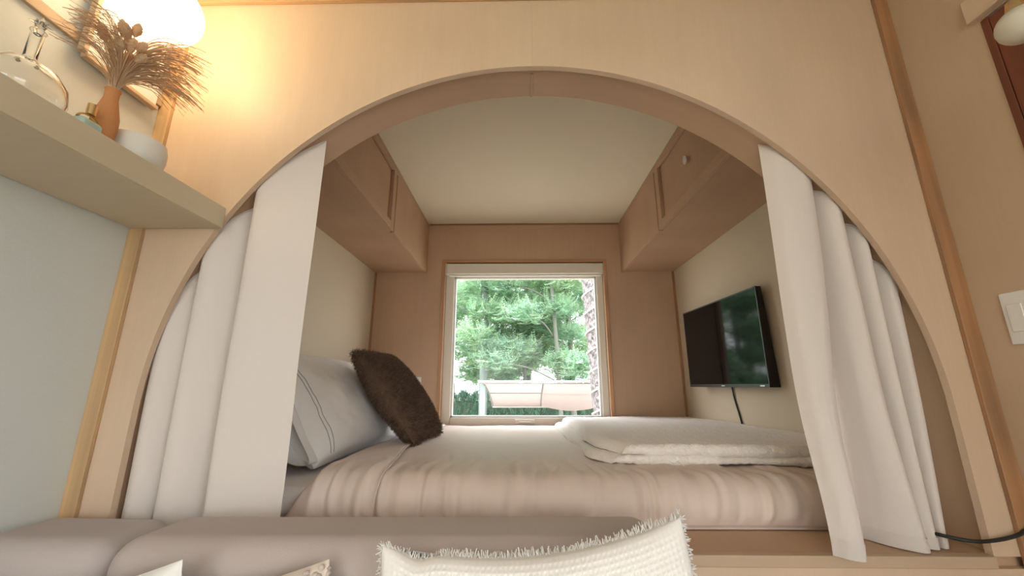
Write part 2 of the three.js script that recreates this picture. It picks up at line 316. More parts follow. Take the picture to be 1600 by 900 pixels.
// ------------------------------------------------------------------ bed
const bedTop = (x, z) => 0.886 + 0.012 * Math.exp(-(((x - 0.2) / 0.7) ** 2) - (((z + 0.6) / 0.5) ** 2)) - 0.014 * smooth(-1.2, -1.8, z);
{
  const t = thing('mattress', 'white sheeted mattress filling the arched sleeping nook', 'mattress', [0.04, SILL, -1.0]);
  mesh('fitted_sheet', box(XL + 0.01 - 0.04, XR - 0.03 - 0.04, 0.001, 0.088, -0.88, 0.80, 0.04), M.sheet, t);
}
function bedSurface(x0f, x1, lift, k, nx, nz, seamEdge) {
  // profile runs from the bottom of the front face, over the edge, to the back
  const zf = -0.166, rad = 0.075;
  return grid(nx, nz, (u, v) => {
    const L0 = 0.06, L1 = rad * Math.PI / 2, L2 = 1.86 + zf - rad - 0.0 , s = v < 0.42 ? v / 0.42 * (L0 + L1 + 0.1) : (L0 + L1 + 0.1) + (v - 0.42) / 0.58 * (L2 - 0.1);
    const xl = x0f(s), x = lerp(xl, x1, u);
    const top = bedTop(x, zf);
    let y, z, nY, nZ;
    const yb = SILL + 0.002 + 0 * u;
    if (s < L0) { y = lerp(yb, top - rad, s / L0); z = zf; nY = 0; nZ = 1; }
    else if (s < L0 + L1) { const a = (s - L0) / rad; y = top - rad + rad * Math.sin(a); z = zf - rad + rad * Math.cos(a); nY = Math.sin(a); nZ = Math.cos(a); }
    else { z = zf - rad - (s - L0 - L1); y = bedTop(x, z); nY = 1; nZ = 0; }
    // wrinkles: mostly vertical folds on the face, soft on top
    const face = 1 - smooth(L0 + L1 * 0.5, L0 + L1 + 0.35, s);
    const w = face * (0.021 * (noise(x * 26 + 2.2 * noise(x * 5, s * 7, k + 3), s * 3.2, k) - 0.5) + 0.013 * (noise(x * 60 + 3 * noise(x * 9, s * 9, k + 5), s * 5, k + 1) - 0.5)) * smooth(0, 0.05, s)
      + 0.012 * (noise(x * 3.2, s * 3.2, k + 2) - 0.5) + 0.004 * (noise(x * 12 + 4 * noise(x * 2, s * 4, k + 9), s * 9, k + 4) - 0.5);
    const bulge = 0.008 * Math.sin(Math.min(1, s / (L0 + L1)) * Math.PI);
    // edge rounding towards the free left edge
    const e = Math.min(1, u * (x1 - xl) / 0.03), drop = (1 - Math.sqrt(Math.max(0, 1 - (1 - e) ** 2))) * seamEdge;
    const o = lift + w + bulge - drop;
    return [x, y + nY * o, z + nZ * o * (s < 0.01 ? 0.7 : 1), x, s];
  });
}
{
  const t = thing('duvet', 'beige satin duvet spread over the bed with its turned-back band near the pillows', 'duvet');
  mesh('duvet_cover', bedSurface((s) => -0.43 - 0.09 * smooth(0.2, 1.2, s) + 0.012 * Math.sin(s * 9), XR - 0.006, 0.008, 50, 300, 140, 0.006), M.duvet, t);
  mesh('turned_back_band', bedSurface((s) => -0.66 + 0.05 * smooth(0.0, 0.14, s) - 0.02 * smooth(0.15, 0.5, s), -0.402, 0.018, 70, 120, 140, 0.026), M.duvet, t);
}
// the right edge of the band follows the seam: bend it there
{
  const band = scene.getObjectByName('turned_back_band'), p = band.geometry.attributes.position, uv = band.geometry.attributes.uv;
  for (let i = 0; i < p.count; i++) { const s = uv.getY(i), x = p.getX(i), k = smooth(-0.66, -0.402, x); p.setX(i, x - k * (0.0 + 0.10 * smooth(0.15, 1.2, s)) + k * 0.01 * Math.sin(s * 9)); if (x > -0.412) p.setY(i, p.getY(i) - 0.006); }
  band.geometry.computeVertexNormals();
  const pts = []; for (let i = 0; i <= 60; i++) { const s = i / 60, j = Math.round(s * 110) * 121 + 118; pts.push(V(p.getX(j), p.getY(j) + 0.002, p.getZ(j) + 0.002)); }
  const piping = mesh('hem_piping', tube(pts, 0.0025, 120, 6), M.duvet, band); piping.userData.label = 'stitched hem line of the band';
}
{ // fleece blanket folded on the right of the bed
  const t = thing('fleece_blanket', 'cream fleece blanket folded on the right half of the bed', 'blanket', [0.7, 0.9, -1.0]);
  const layer = (x0a, x0b, zf, y0, th, k, name, mat, lump) => {
    const nu = 150, nv = 150;
    const left = (q) => lerp(x0a, x0b, smooth(0, 1, q));
    const body = (u, v) => {                                        // v: 0 under front, over the fold, to the back
      const L = th * Math.PI / 2, back = 1.86 + zf, s = v < 0.3 ? v / 0.3 * (L + 0.08) : L + 0.08 + (v - 0.3) / 0.7 * (back - 0.08);
      const zz = s < L ? null : zf - (s - L);
      const q = zz === null ? 0 : (zf - zz) / back, xl = left(q) + 0.02 * (noise(s * 8, k, k) - 0.5) + 0.06 * (1 - smooth(0, 0.14, q)) ** 2, x = lerp(xl, XR - 0.008, u);
      const edge = Math.min(1, (u * (XR - xl)) / 0.05), hgt = th * Math.sqrt(Math.max(0, 1 - (1 - edge) ** 2)) + 0.002;
      const n = lump * (noise(x * 70, s * 70, k) + 0.6 * noise(x * 140, s * 140, k + 1) - 0.8) + 0.012 * (noise(x * 4, s * 4, k + 2) - 0.5);
      const base = y0 + bedTop(x, zz ?? zf) + 0.022 - 0.9;
      if (zz === null) { const a = s / L * Math.PI - Math.PI / 2; return [x, base + hgt / 2 + (hgt / 2 + n) * Math.sin(a), zf + (hgt * 0.5 + n) * Math.cos(a), x, s]; }
      return [x, base + hgt + n * 0.7, zz, x, s];
    };
    const g = grid(nu, nv, (u, v) => { const p = body(u, v); return [p[0] - 0.7, p[1] - 0.9, p[2] + 1.0, p[3], p[4]]; });
    return mesh(name, g, mat, t);
  };
  layer(0.235, 0.24, -0.345, 0.886, 0.026, 90, 'lower_fold', M.fleece, 0.004);
  layer(0.27, 0.30, -0.355, 0.912, 0.032, 95, 'upper_fold', M.fleece, 0.004);
  // plain woven face on top
}

// ------------------------------------------------------------------ soft goods
function cushionGeo(w, h, th, { n = 48, pinch = 0.06, pow = 0.5, f } = {}) {
  const side = (sgn) => grid(n, n, (a, b) => {
    const u = a * 2 - 1, v = (b * 2 - 1);
    const x = w / 2 * u * (1 - pinch * (1 - v * v)), y = h / 2 * v * (1 - pinch * (1 - u * u));
    const k = Math.max(0, (1 - u * u) * (1 - v * v));
    let z = sgn * th / 2 * Math.pow(k, pow);
    const d = f ? f(u, v, sgn, k) : 0;
    return [sgn > 0 ? x : -x, y, z + sgn * d * Math.min(1, k * 6), a * w, b * h];
  });
  return merge([side(1), side(-1)]);
}
function orient(o, c, xAxis, yAxis) {                         // local x along xAxis, y as near yAxis as can be
  const x = V(...xAxis).normalize(), z = x.clone().cross(V(...yAxis)).normalize(), y = z.clone().cross(x);
  o.quaternion.setFromRotationMatrix(new THREE.Matrix4().makeBasis(x, y, z)); o.position.set(...c); return o;
}
function whitePillow(label, c, xa, ya, len) {
  const t = thing('bed_pillow', label, 'pillow');
  const w = len, h = 0.50, th = 0.235;
  const f = (u, v) => 0.014 * (noise(u * 3 + 7, v * 3, 61) - 0.5) + 0.006 * (noise(u * 9 + 3 * noise(u * 3, v * 3, 63), v * 8, 62) - 0.5);
  mesh('pillow_case', cushionGeo(w, h, th, { n: 64, pinch: 0.05, pow: 0.36, f }), M.pillow, t);
  // loose open hem past the filling, then two rows of stitching on the face
  const hem = grid(6, 80, (a, b) => { const ang = b * 2 * Math.PI, y = Math.sin(ang), z = Math.cos(ang), flat = 0.035 + 0.02 * a; return [-w / 2 + 0.05 - a * 0.10 + 0.015 * noise(b * 6, a, 64, 6), (h / 2 - 0.012) * y * (1 - 0.03 * a), flat * z + 0.012 * Math.sin(b * 19), a, b]; });
  mesh('hem', hem, M.pillow, t);
  for (const hx of [0.035, 0.052]) {
    const pts = []; for (let i = 0; i <= 40; i++) { const v = -0.93 + 1.86 * i / 40, u = -1 + 2 * (hx + 0.03) / w + 0.0; const k = (1 - u * u) * (1 - v * v); pts.push(V(w / 2 * u * (1 - 0.05 * (1 - v * v)), h / 2 * v * (1 - 0.05 * (1 - u * u)), th / 2 * Math.pow(k, 0.36) + f(u, v) * Math.min(1, k * 6) + 0.001)); }
    mesh('stitching', tube(pts, 0.0016, 80, 5), M.stitch, t).userData.label = 'grey line of hem stitching';
  }
  return orient(t, c, xa, ya);
}
whitePillow('white pillow with two grey hem lines at the front of the bed, beside the curtain', [-0.83, 1.07, -0.79], [0.05, 0, -1], [-0.62, 0.78, 0], 0.78);
whitePillow('white pillow behind the brown fur pillow, near the window', [-0.82, 1.085, -1.50], [-0.04, 0, -1], [-0.64, 0.77, 0], 0.60);
{
  const t = thing('red_cushion', 'dark red cushion tucked between the white pillow and the left nook wall', 'cushion');
  mesh('cushion_cover', cushionGeo(0.5, 0.42, 0.06, { n: 24, pinch: 0.05 }), M.red, t);
  mesh('piping', tube([V(-0.25, -0.21, 0), V(0, -0.2, 0), V(0.25, -0.21, 0)], 0.004, 20, 6), M.red, t);
  orient(t, [-1.062, 1.075, -0.86], [0, 0, -1], [-0.04, 1, 0]);
}
{
  const t = thing('fur_pillow', 'brown faux fur pillow leaning on the white pillow, nearer the window', 'pillow');
  const w = 0.44, h = 0.50, th = 0.16, g = cushionGeo(w, h, th, { n: 40, pinch: 0.07, pow: 0.45 });
  mesh('cover', g, M.furBase, t);
  const blade = new THREE.BufferGeometry();
  blade.setAttribute('position', new THREE.Float32BufferAttribute([-0.0012, 0, 0, 0.0012, 0, 0, 0, 0.02, 0.004, 0, 0.012, 0.001], 3)); blade.setIndex([0, 1, 3, 0, 3, 2, 1, 2, 3]); blade.computeVertexNormals();
  const N = 26000, im = new THREE.InstancedMesh(blade, M.fur, N), p = g.attributes.position, nn = g.attributes.normal, tri = p.count / 3, m = new THREE.Matrix4(), q = new THREE.Quaternion();
  for (let i = 0; i < N; i++) {
    const f = Math.floor(rnd() * tri) * 3; let a = rnd(), b = rnd(); if (a + b > 1) { a = 1 - a; b = 1 - b; }
    const at = (A, k) => A.getComponent(f, k) * (1 - a - b) + A.getComponent(f + 1, k) * a + A.getComponent(f + 2, k) * b;
    const pos = V(at(p, 0), at(p, 1), at(p, 2)), nor = V(at(nn, 0), at(nn, 1), at(nn, 2)).add(V(rr(-0.6, 0.6), rr(-1.0, 0.2), rr(-0.6, 0.6))).normalize();
    q.setFromUnitVectors(V(0, 1, 0), nor).multiply(new THREE.Quaternion().setFromAxisAngle(V(0, 1, 0), rnd() * 6.28)); const s = rr(0.7, 1.25);
    m.compose(pos, q, V(s, s, s)); im.setMatrixAt(i, m); const c = rr(0.6, 1.5); im.setColorAt(i, C(c, c, c));
  }
  im.name = 'fur'; im.userData = { kind: 'stuff' }; im.castShadow = true; t.add(im);
  orient(t, [-0.575, 1.105, -0.93], [0.06, 0, -1], [-0.62, 0.79, 0]);
}

// ------------------------------------------------------------------ curtains
function curtain(name, label, prof, yBottom, foot) {
  const t = thing(name, label, 'curtain', [0, 0, 0]);
  const cv = new THREE.CatmullRomCurve3(prof.map(([x, z]) => V(x, 0, z)), false, 'centripetal');
  const nu = 260, nv = 60, pts = cv.getSpacedPoints(nu);
  const topOf = (x) => AY + Math.sqrt(Math.max(0.0004, (SOF - 0.004) ** 2 - (x - AX) ** 2));
  const g = grid(nu, nv, (u, v) => {
    const p = pts[Math.round(u * nu)], yt = topOf(p.x), f = foot(u, p), yb = f.y, y = lerp(yb, yt, v), d = smooth(1, 0, v), low = 1 - smooth(SILL + 0.0, SILL + 0.55, y);
    const x = p.x + f.dx * (1 - v) ** 1.5 + 0.003 * Math.sin(y * 7 + u * 20) * d, z = Math.min(-0.022, p.z) * 1 + f.dz * low * low + 0.004 * (noise(u * 14, y * 5, 71) - 0.5) * d;
    return [x, y, y > SILL - 0.01 && y < SILL + 0.03 && z < 0.006 ? z : z, u * 1.2, y];
  });
  const c = mesh('cloth', g, M.curtain, t);
  // a bottom hem, doubled cloth
  const hem = grid(nu, 4, (u, v) => { const i = Math.round(u * nu); const row = Math.round(v * 2), a = g.attributes.position; const k = row * (nu + 1) + i; return [a.getX(k), a.getY(k) + 0.001, a.getZ(k) + 0.0025, u, v]; });
  mesh('hem', hem, M.curtain, c);
  // heading tape that follows the soffit
  const tape = []; for (let i = 0; i <= nu; i += 6) { const p = pts[i]; tape.push(V(p.x, topOf(p.x) - 0.002, Math.min(-0.024, p.z))); }
  mesh('heading_tape', tube(tape, 0.003, 120, 5), M.curtain, t);
  return t;
}
curtain('curtain', 'pale pink curtain in broad folds hanging on the left side of the arch', [
  [-1.0, -0.085], [-1.006, -0.055], [-0.995, -0.03], [-0.975, -0.023], [-0.952, -0.034], [-0.93, -0.062], [-0.912, -0.1], [-0.904, -0.118], [-0.91, -0.112], [-0.919, -0.075], [-0.921, -0.044], [-0.91, -0.026], [-0.882, -0.025], [-0.85, -0.045], [-0.822, -0.078], [-0.798, -0.118],
  [-0.787, -0.13], [-0.79, -0.118], [-0.796, -0.08], [-0.797, -0.045], [-0.783, -0.025], [-0.745, -0.023], [-0.695, -0.034], [-0.645, -0.05], [-0.612, -0.062]], SILL,
  (u, p) => ({ y: SILL + 0.004, dx: 0.0, dz: 0.0 }));
curtain('curtain', 'pale pink curtain in broad folds on the right side, draped over the sill', [
  [0.748, -0.055], [0.775, -0.032], [0.815, -0.023], [0.855, -0.024], [0.877, -0.04], [0.876, -0.075], [0.866, -0.098], [0.874, -0.103], [0.888, -0.07], [0.906, -0.034], [0.926, -0.024], [0.944, -0.036],
  [0.945, -0.075], [0.938, -0.095], [0.949, -0.098], [0.96, -0.066], [0.974, -0.034], [0.988, -0.025], [1.0, -0.038], [1.0, -0.075], [0.996, -0.088], [1.008, -0.088], [1.02, -0.055], [1.035, -0.034], [1.05, -0.035], [1.062, -0.06]], SILL,
  (u, p) => {
    const a = 1 - smooth(0.24, 0.31, u), b = smooth(0.40, 0.46, u) * (1 - smooth(0.52, 0.58, u));
    return { y: SILL + 0.002, dx: -a * lerp(0.028, 0.10, smooth(0.0, 0.22, u)) + 0.016 * b - 0.03 * smooth(0.85, 1, u), dz: 0.066 * a + 0.02 * b };
  });

// ------------------------------------------------------------------ television and cords
{
  const t = thing('television', 'black flat television on the right nook wall, reflecting the window', 'television', [1.118, 1.38, -1.197]);
  const y0 = 1.142 - 1.38, y1 = 1.616 - 1.38, z0 = -0.381, z1 = 0.381;
  const hs = box(0.002, 0.05, y0, y1, z0, z1, 0.004), hp = hs.attributes.position;
  for (let i = 0; i < hp.count; i++) if (hp.getX(i) > 0.03) hp.setX(i, hp.getX(i) - 0.022 * smooth(-0.1, 0.2, hp.getY(i)));
  hs.computeVertexNormals(); mesh('housing', hs, M.black, t); t.rotation.y = THREE.MathUtils.degToRad(3.0);
  mesh('screen', box(-0.001, 0.002, y0 + 0.016, y1 - 0.007, z0 + 0.007, z1 - 0.007, 0), M.screen, t);
  mesh('bezel', merge([box(-0.002, 0.004, y0, y0 + 0.016, z0, z1, 0.001), box(-0.002, 0.004, y1 - 0.007, y1, z0, z1, 0.001), box(-0.002, 0.004, y0, y1, z0, z0 + 0.007, 0.001), box(-0.002, 0.004, y0, y1, z1 - 0.007, z1, 0.001)]), M.black, t);
  for (const z of [0.0, 0.33]) mesh('badge', box(-0.003, -0.001, y0 + 0.005, y0 + 0.01, z - 0.016, z + 0.016, 0.0004), M.silver, t);
  mesh('wall_mount', box(0.03, 0.0565, -0.12, 0.06, -0.1, 0.1, 0.002), M.black, t);
  const cord = mesh('cord', tube([V(1.182, 1.145, -1.235), V(1.184, 1.08, -1.228), V(1.184, 1.0, -1.2), V(1.184, 0.93, -1.178), V(1.184, 0.905, -1.17)], 0.0045, 40, 8), M.cable); cord.name = 'power_cord';
  tag(cord, 'thin black power cord hanging from the television to the bed', 'cord');
}
{
  const c = mesh('black_cable', tube([V(0.98, 0.806, -0.09), V(1.0, 0.806, -0.02), V(1.04, 0.803, 0.008), V(1.09, 0.806, 0.012), V(1.14, 0.82, 0.018), V(1.176, 0.838, 0.02), V(1.183, 0.86, 0.06), V(1.183, 0.875, 0.14), V(1.183, 0.85, 0.2)], 0.0042, 80, 8), M.cable);
  tag(c, 'black cable running from behind the right curtain along the front wall', 'cable');
}
{
  const t = thing('wall_switch', 'white switch plate on the right wall near the corner', 'switch', [XR, 1.307, 0.122]);
  mesh('plate', box(-0.006, -0.0005, -0.062, 0.062, -0.048, 0.048, 0.0025), M.white, t);
  for (const z of [-0.022, 0.022]) mesh('rocker', box(-0.009, -0.005, -0.033, 0.033, z - 0.015, z + 0.015, 0.0015), M.white, t);
  const o = thing('wall_outlet', 'small white outlet plate on the back wall left of the window', 'outlet', [-0.735, 1.166, ZB]);
  mesh('plate', box(-0.03, 0.03, -0.045, 0.045, 0.0005, 0.006, 0.002), M.white, o);
  for (const y of [-0.018, 0.018]) mesh('socket', box(-0.014, 0.014, y - 0.012, y + 0.012, 0.005, 0.008, 0.002), M.vinyl, o);
}

// ------------------------------------------------------------------ shelf and what stands on it
{
  const s = thing('wall_shelf', 'thick plywood shelf along the left wall, ending at the arch', 'shelf', [XL, 1.586, 0.001]);
  mesh('shelf_board', box(0.001, 0.258, 0, 0.064, 0.0, 2.4, 0.006, true), M.shelf, s);
  mesh('front_edging', box(0.2582, 0.262, 0.001, 0.063, 0.001, 2.4, 0.0015, true), M.shelf, s);
}
const SH = 1.65;
{
  const t = thing('candle_bowl', 'squat white rounded bowl at the end of the shelf by the arch wall', 'bowl', [-0.912, SH, 0.222]);
  mesh('bowl', new THREE.LatheGeometry([[0, 0.001], [0.04, 0.001], [0.052, 0.008], [0.057, 0.028], [0.057, 0.052], [0.054, 0.067], [0.051, 0.069], [0.050, 0.063], [0.051, 0.035], [0.046, 0.012], [0, 0.009]].map((p) => new THREE.Vector2(...p)), 48), M.bowl, t);
  mesh('wax', new THREE.CylinderGeometry(0.046, 0.046, 0.006, 32).translate(0, 0.045, 0), M.white, t);
}
{
  const t = thing('terracotta_vase', 'slender orange terracotta vase holding dried grasses on the shelf', 'vase', [-0.908, SH, 0.305]);
  mesh('vase', new THREE.LatheGeometry([[0, 0.001], [0.017, 0.001], [0.0205, 0.02], [0.0235, 0.05], [0.0225, 0.075], [0.017, 0.1], [0.0125, 0.122], [0.0125, 0.138], [0.0145, 0.144], [0.0125, 0.145], [0.0105, 0.135], [0.010, 0.11]].map((p) => new THREE.Vector2(...p)), 40), M.terracotta, t);
}
{ // dried grasses standing in the vase
  const t = thing('dried_grass', 'bunch of dried tan grasses and bunny tails fanning from the terracotta vase', 'dried grass', [-0.908, SH + 0.135, 0.305]);
  const P = (r, y, b = 0) => V(b, y, -r);                     // r runs towards the arch wall, b across the shelf
  const awns = [];
  for (let i = 0; i < 230; i++) { // fine drooping awns towards the arch wall
    const k = rnd(), L = rr(0.14, 0.215), mid = lerp(0.085, 0.20, k) + rr(-0.012, 0.012), end = lerp(0.10, 0.27, k ** 1.2) + rr(-0.015, 0.015), b = rr(-0.035, 0.035);
    awns.push(tube([P(0.0, -0.01, 0), P(0.016, mid * 0.5, b * 0.25), P(L * 0.42, mid, b * 0.6), P(L * 0.75, lerp(mid, end, 0.62) + 0.008, b), P(L, end, b * 1.2)], rr(0.0004, 0.0009), 14, 4));
  }
  for (let i = 0; i < 130; i++) { // softer plume away from the wall
    const L = rr(0.05, 0.12), up = rr(0.06, 0.17), b = rr(-0.04, 0.04);
    awns.push(tube([P(0.0, -0.01, 0), P(-0.008, up * 0.5, b * 0.3), P(-L * 0.5, up * 0.95, b * 0.7), P(-L, up * rr(0.7, 0.95), b)], rr(0.0004, 0.0009), 12, 4));
  }
  const aw = mesh('awns', merge(awns), M.grass, t); aw.userData = { kind: 'stuff', label: 'fine drooping awns' };
  for (let i = 0; i < 14; i++) {
    const r = rr(-0.03, 0.03), h = rr(0.10, 0.17), b = rr(-0.03, 0.03), tip = P(r, h, b), st = mesh('stem', tube([P(0, -0.03, 0), P(r * 0.3, h * 0.4, b * 0.3), P(r * 0.9, h * 0.88, b * 0.9), tip], 0.001, 16, 5), M.grassPale, t);
    const hd = grid(14, 16, (u, v) => { const a = u * 6.2832, s = Math.sin(Math.PI * Math.min(1, v * 0.97 + 0.03)) ** 0.7 * 0.009 * (1 + 0.5 * (noise(u * 14, v * 16, 81 + i, 14) - 0.5)); return [Math.cos(a) * s, v * 0.038, Math.sin(a) * s]; });
    hd.translate(0, -0.012, 0); hd.applyQuaternion(new THREE.Quaternion().setFromUnitVectors(V(0, 1, 0), P(r * 1.6, h * 0.7, b).normalize())); hd.translate(...tip.toArray());
    mesh('bunny_tail', hd, i % 2 ? M.grass : M.grassPale, st);
  }
}
{
  const t = thing('perfume_bottle', 'small pale teal bottle with gold collar and cap in front of the terracotta vase', 'bottle', [-0.885, SH, 0.352]);
  mesh('glass_body', new RoundedBoxGeometry(0.024, 0.030, 0.044, 4, 0.008).translate(0, 0.016, 0), M.teal, t);
  mesh('collar', new THREE.TorusGeometry(0.0205, 0.0022, 8, 28, Math.PI).rotateY(Math.PI / 2).scale(1.6, 0.7, 1).translate(0, 0.028, 0), M.brass, t);
  mesh('cap', new THREE.CylinderGeometry(0.008, 0.008, 0.024, 24).translate(0, 0.056, 0), M.brass, t);
}
{
  const t = thing('glass_decanter', 'clear round glass decanter with long neck and star-shaped stopper on the shelf', 'decanter', [-0.935, SH, 0.432]);
  const P = [[0, 0.002], [0.04, 0.002], [0.056, 0.012], [0.064, 0.035], [0.060, 0.062], [0.046, 0.084], [0.024, 0.097], [0.0115, 0.103], [0.0095, 0.112], [0.0095, 0.165], [0.012, 0.171], [0.0100, 0.171], [0.0075, 0.165], [0.0075, 0.11], [0.022, 0.094], [0.043, 0.081], [0.057, 0.060], [0.061, 0.035], [0.053, 0.014], [0.038, 0.006], [0, 0.006]];
  mesh('bottle', new THREE.LatheGeometry(P.map((p) => new THREE.Vector2(...p)), 56), M.clear, t);
  const st = []; for (let i = 0; i < 6; i++) { const a = i * Math.PI / 3; st.push(new THREE.ConeGeometry(0.005, 0.014, 8).rotateZ(-Math.PI / 2).translate(0.010, 0, 0).rotateY(a).translate(0, 0.188, 0)); }
  mesh('stopper', merge([new THREE.SphereGeometry(0.009, 16, 12).translate(0, 0.188, 0), new THREE.ConeGeometry(0.005, 0.014, 8).translate(0, 0.200, 0), new THREE.CylinderGeometry(0.0075, 0.006, 0.02, 16).translate(0, 0.174, 0), ...st]), M.clear, t);
}
{ // lit globe lamp on the left wall
  const t = thing('globe_lamp', 'glowing white globe lamp above the shelf in the left corner', 'lamp', [-0.995, 2.17, 0.178]);
  mesh('globe', new THREE.SphereGeometry(0.1, 40, 28).scale(1, 0.86, 1), M.globeLit, t);
  mesh('arm', cyl(V(-0.11, 0.02, 0), V(-0.07, 0.02, 0), 0.009), M.brass, t);
  mesh('wall_plate', new THREE.CylinderGeometry(0.035, 0.035, 0.012, 24).rotateZ(Math.PI / 2).translate(-0.1065, 0.02, 0), M.brass, t);
  const l = new THREE.PointLight(C(1, 0.70, 0.38), LAMP, 0, 2); l.position.set(0, 0, 0); l.castShadow = true; l.shadow.radius = 4; t.add(l);
}
{
  const t = thing('wall_plaque', 'pale board with dark lower edge on the wall behind the lamp', 'board', [XL, 1.955, 0.14]);
  mesh('board', box(0.0005, 0.012, 0.008, 0.34, -0.098, 0.1, 0.002), M.paint, t).position.set(0.011, 0.0, 0);
  mesh('edge_strip', box(0.0115, 0.03, -0.004, 0.008, -0.1, 0.102, 0.002, true), M.plyEdge, t);
  mesh('edge_strip', box(0.0115, 0.03, 0.008, 0.34, 0.1005, 0.112, 0.002), M.plyEdge, t);
}
{
  const t = thing('pendant_lamp', 'unlit white round pendant lamp hanging before the dark red door', 'lamp', [0.99, 1.838, 0.402]);
  mesh('shade', new THREE.SphereGeometry(0.036, 32, 24), M.globeOff, t);
  mesh('cap', new THREE.CylinderGeometry(0.012, 0.016, 0.022, 20).translate(0, 0.044, 0), M.brass, t);
  mesh('cord', cyl(V(0, 0.058, 0), V(0, 0.561, 0), 0.002, 0.002, 8), M.cable, t);
}

// ------------------------------------------------------------------ sofa in the foreground
{
  const t = thing('corner_sofa', 'taupe corner sofa standing in front of the arch', 'sofa', [0, 0, 0]);
  const soft = (x0, x1, y0, y1, z0, z1, r, k) => {
    const g = new RoundedBoxGeometry(x1 - x0, y1 - y0, z1 - z0, 8, r); g.translate((x0 + x1) / 2, (y0 + y1) / 2, (z0 + z1) / 2);
    const p = g.attributes.position; for (let i = 0; i < p.count; i++) p.setY(i, p.getY(i) + 0.01 * (noise(p.getX(i) * 5, p.getZ(i) * 5, k) - 0.5)); return boxUV(g);
  };
  const back = mesh('back_cushion', soft(-0.792, 0.30, 0.40, 0.862, 0.012, 0.225, 0.055, 51), M.sofa, t);
  const side = mesh('back_cushion', soft(XL + 0.004, -0.797, 0.40, 0.856, 0.012, 0.215, 0.05, 52), M.sofaSide, t);
  mesh('back_cushion', soft(XL + 0.004, -0.90, 0.40, 0.80, 0.22, 1.3, 0.05, 53), M.sofaSide, t);
  mesh('seat_cushion', soft(XL + 0.004, 0.30, 0.27, 0.42, 0.016, 0.75, 0.04, 54), M.sofa, t);
  mesh('base', box(XL + 0.004, 0.30, 0.06, 0.275, 0.016, 0.72, 0.01), M.sofa, t);
  for (const [x, z] of [[-1.05, 0.08], [0.24, 0.08], [-1.05, 0.66], [0.24, 0.66]]) mesh('leg', new THREE.CylinderGeometry(0.02, 0.014, 0.07, 16).translate(x, 0.035, z), M.pineDark, t);
}
{
  const t = thing('waffle_cushion', 'large cream waffle-weave cushion with frayed fringe leaning on the sofa back', 'cushion');
  const w = 0.525, h = 0.50, th = 0.17, N = 58, SG = 0.032;
  const face = (sgn, n, det) => grid(n, n, (a, b) => {
    const u = a * 2 - 1, v = b * 2 - 1, sag = (SG * (1 - u * u) + 0.010 * Math.exp(-(((u + 0.76) / 0.1) ** 2))) * smooth(-0.2, 1, v), x = w / 2 * u * (1 - 0.03 * (1 - v * v)), y = h / 2 * v * (1 - 0.02 * (1 - u * u)) - sag;
    const k = Math.max(0, (1 - u * u) * (1 - v * v)), cell = det ? Math.max(Math.abs(Math.sin(a * N * Math.PI)) ** 3 < 0.5 ? 1 - Math.abs(Math.sin(a * N * Math.PI)) : 0, 1 - Math.abs(Math.sin(b * N * Math.PI))) : 0;
    return [sgn > 0 ? x : -x, y, sgn * (th / 2 * Math.pow(k, 0.36) + 0.0030 * cell * Math.min(1, k * 12)) + 0.012 * (noise(a * 4, b * 4, 55) - 0.5) * Math.min(1, k * 4), a * w, b * h];
  });
  mesh('cover', merge([face(1, 300, true), face(-1, 40, false)]), M.waffle, t);
  const fr = [], edge = (s) => { const q = s * 4, side = Math.floor(q) % 4, f = q - Math.floor(q), e = f * 2 - 1; let u, v; if (side === 0) { u = e; v = 1; } else if (side === 1) { u = 1; v = -e; } else if (side === 2) { u = -e; v = -1; } else { u = -1; v = e; }
    const sag = (SG * (1 - u * u) + 0.010 * Math.exp(-(((u + 0.76) / 0.1) ** 2))) * smooth(-0.2, 1, v); return { p: V(w / 2 * u * (1 - 0.03 * (1 - v * v)), h / 2 * v * (1 - 0.02 * (1 - u * u)) - sag, 0), n: side === 0 ? V(0, 1, 0) : side === 1 ? V(1, 0, 0) : side === 2 ? V(0, -1, 0) : V(-1, 0, 0) }; };
  for (let i = 0; i < 3200; i++) {
    const { p, n } = edge((i + rnd()) / 3200), L = rr(0.004, 0.0105) * (0.7 + 0.6 * noise(i * 0.02, 0, 58)), d = n.clone().multiplyScalar(L).add(V(rr(-0.006, 0.006), rr(-0.006, 0.006), rr(-0.007, 0.007)));
    const a = p.clone().addScaledVector(n, -0.004).add(V(0, 0, rr(-0.006, 0.006)));
    fr.push(cyl(a, a.clone().add(d), 0.0014, 0.0009, 4));
  }
  const f = mesh('fringe', merge(fr), M.waffle, t); f.userData = { kind: 'stuff', label: 'frayed thread fringe' };
  orient(t, [0.045, 0.661, 0.325], [1, 0.085, -0.02], [0, 1, -0.22]);
}
{
  const t = thing('boucle_cushion', 'small beige boucle cushion on the sofa, left of the waffle-weave one', 'cushion');
  const g = cushionGeo(0.34, 0.34, 0.12, { n: 30, pinch: 0.04 });
  mesh('cover', g, M.boucle, t);
  const N = 3200, im = new THREE.InstancedMesh(new THREE.IcosahedronGeometry(0.0042, 1), M.boucle, N), p = g.attributes.position, tri = p.count / 3, m = new THREE.Matrix4();
  for (let i = 0; i < N; i++) { const f = Math.floor(rnd() * tri) * 3, s = rr(0.7, 1.4); m.makeScale(s, s * rr(0.7, 1), s); m.setPosition(p.getX(f) + rr(-0.004, 0.004), p.getY(f) + rr(-0.004, 0.004), p.getZ(f)); im.setMatrixAt(i, m); const c = rr(0.8, 1.12); im.setColorAt(i, C(c, c, c)); }
  im.name = 'knots'; im.userData = { kind: 'stuff' }; im.castShadow = im.receiveShadow = true; t.add(im);
  orient(t, [-0.455, 0.655, 0.31], [1, 0.25, 0], [0, 1, -0.22]);
}
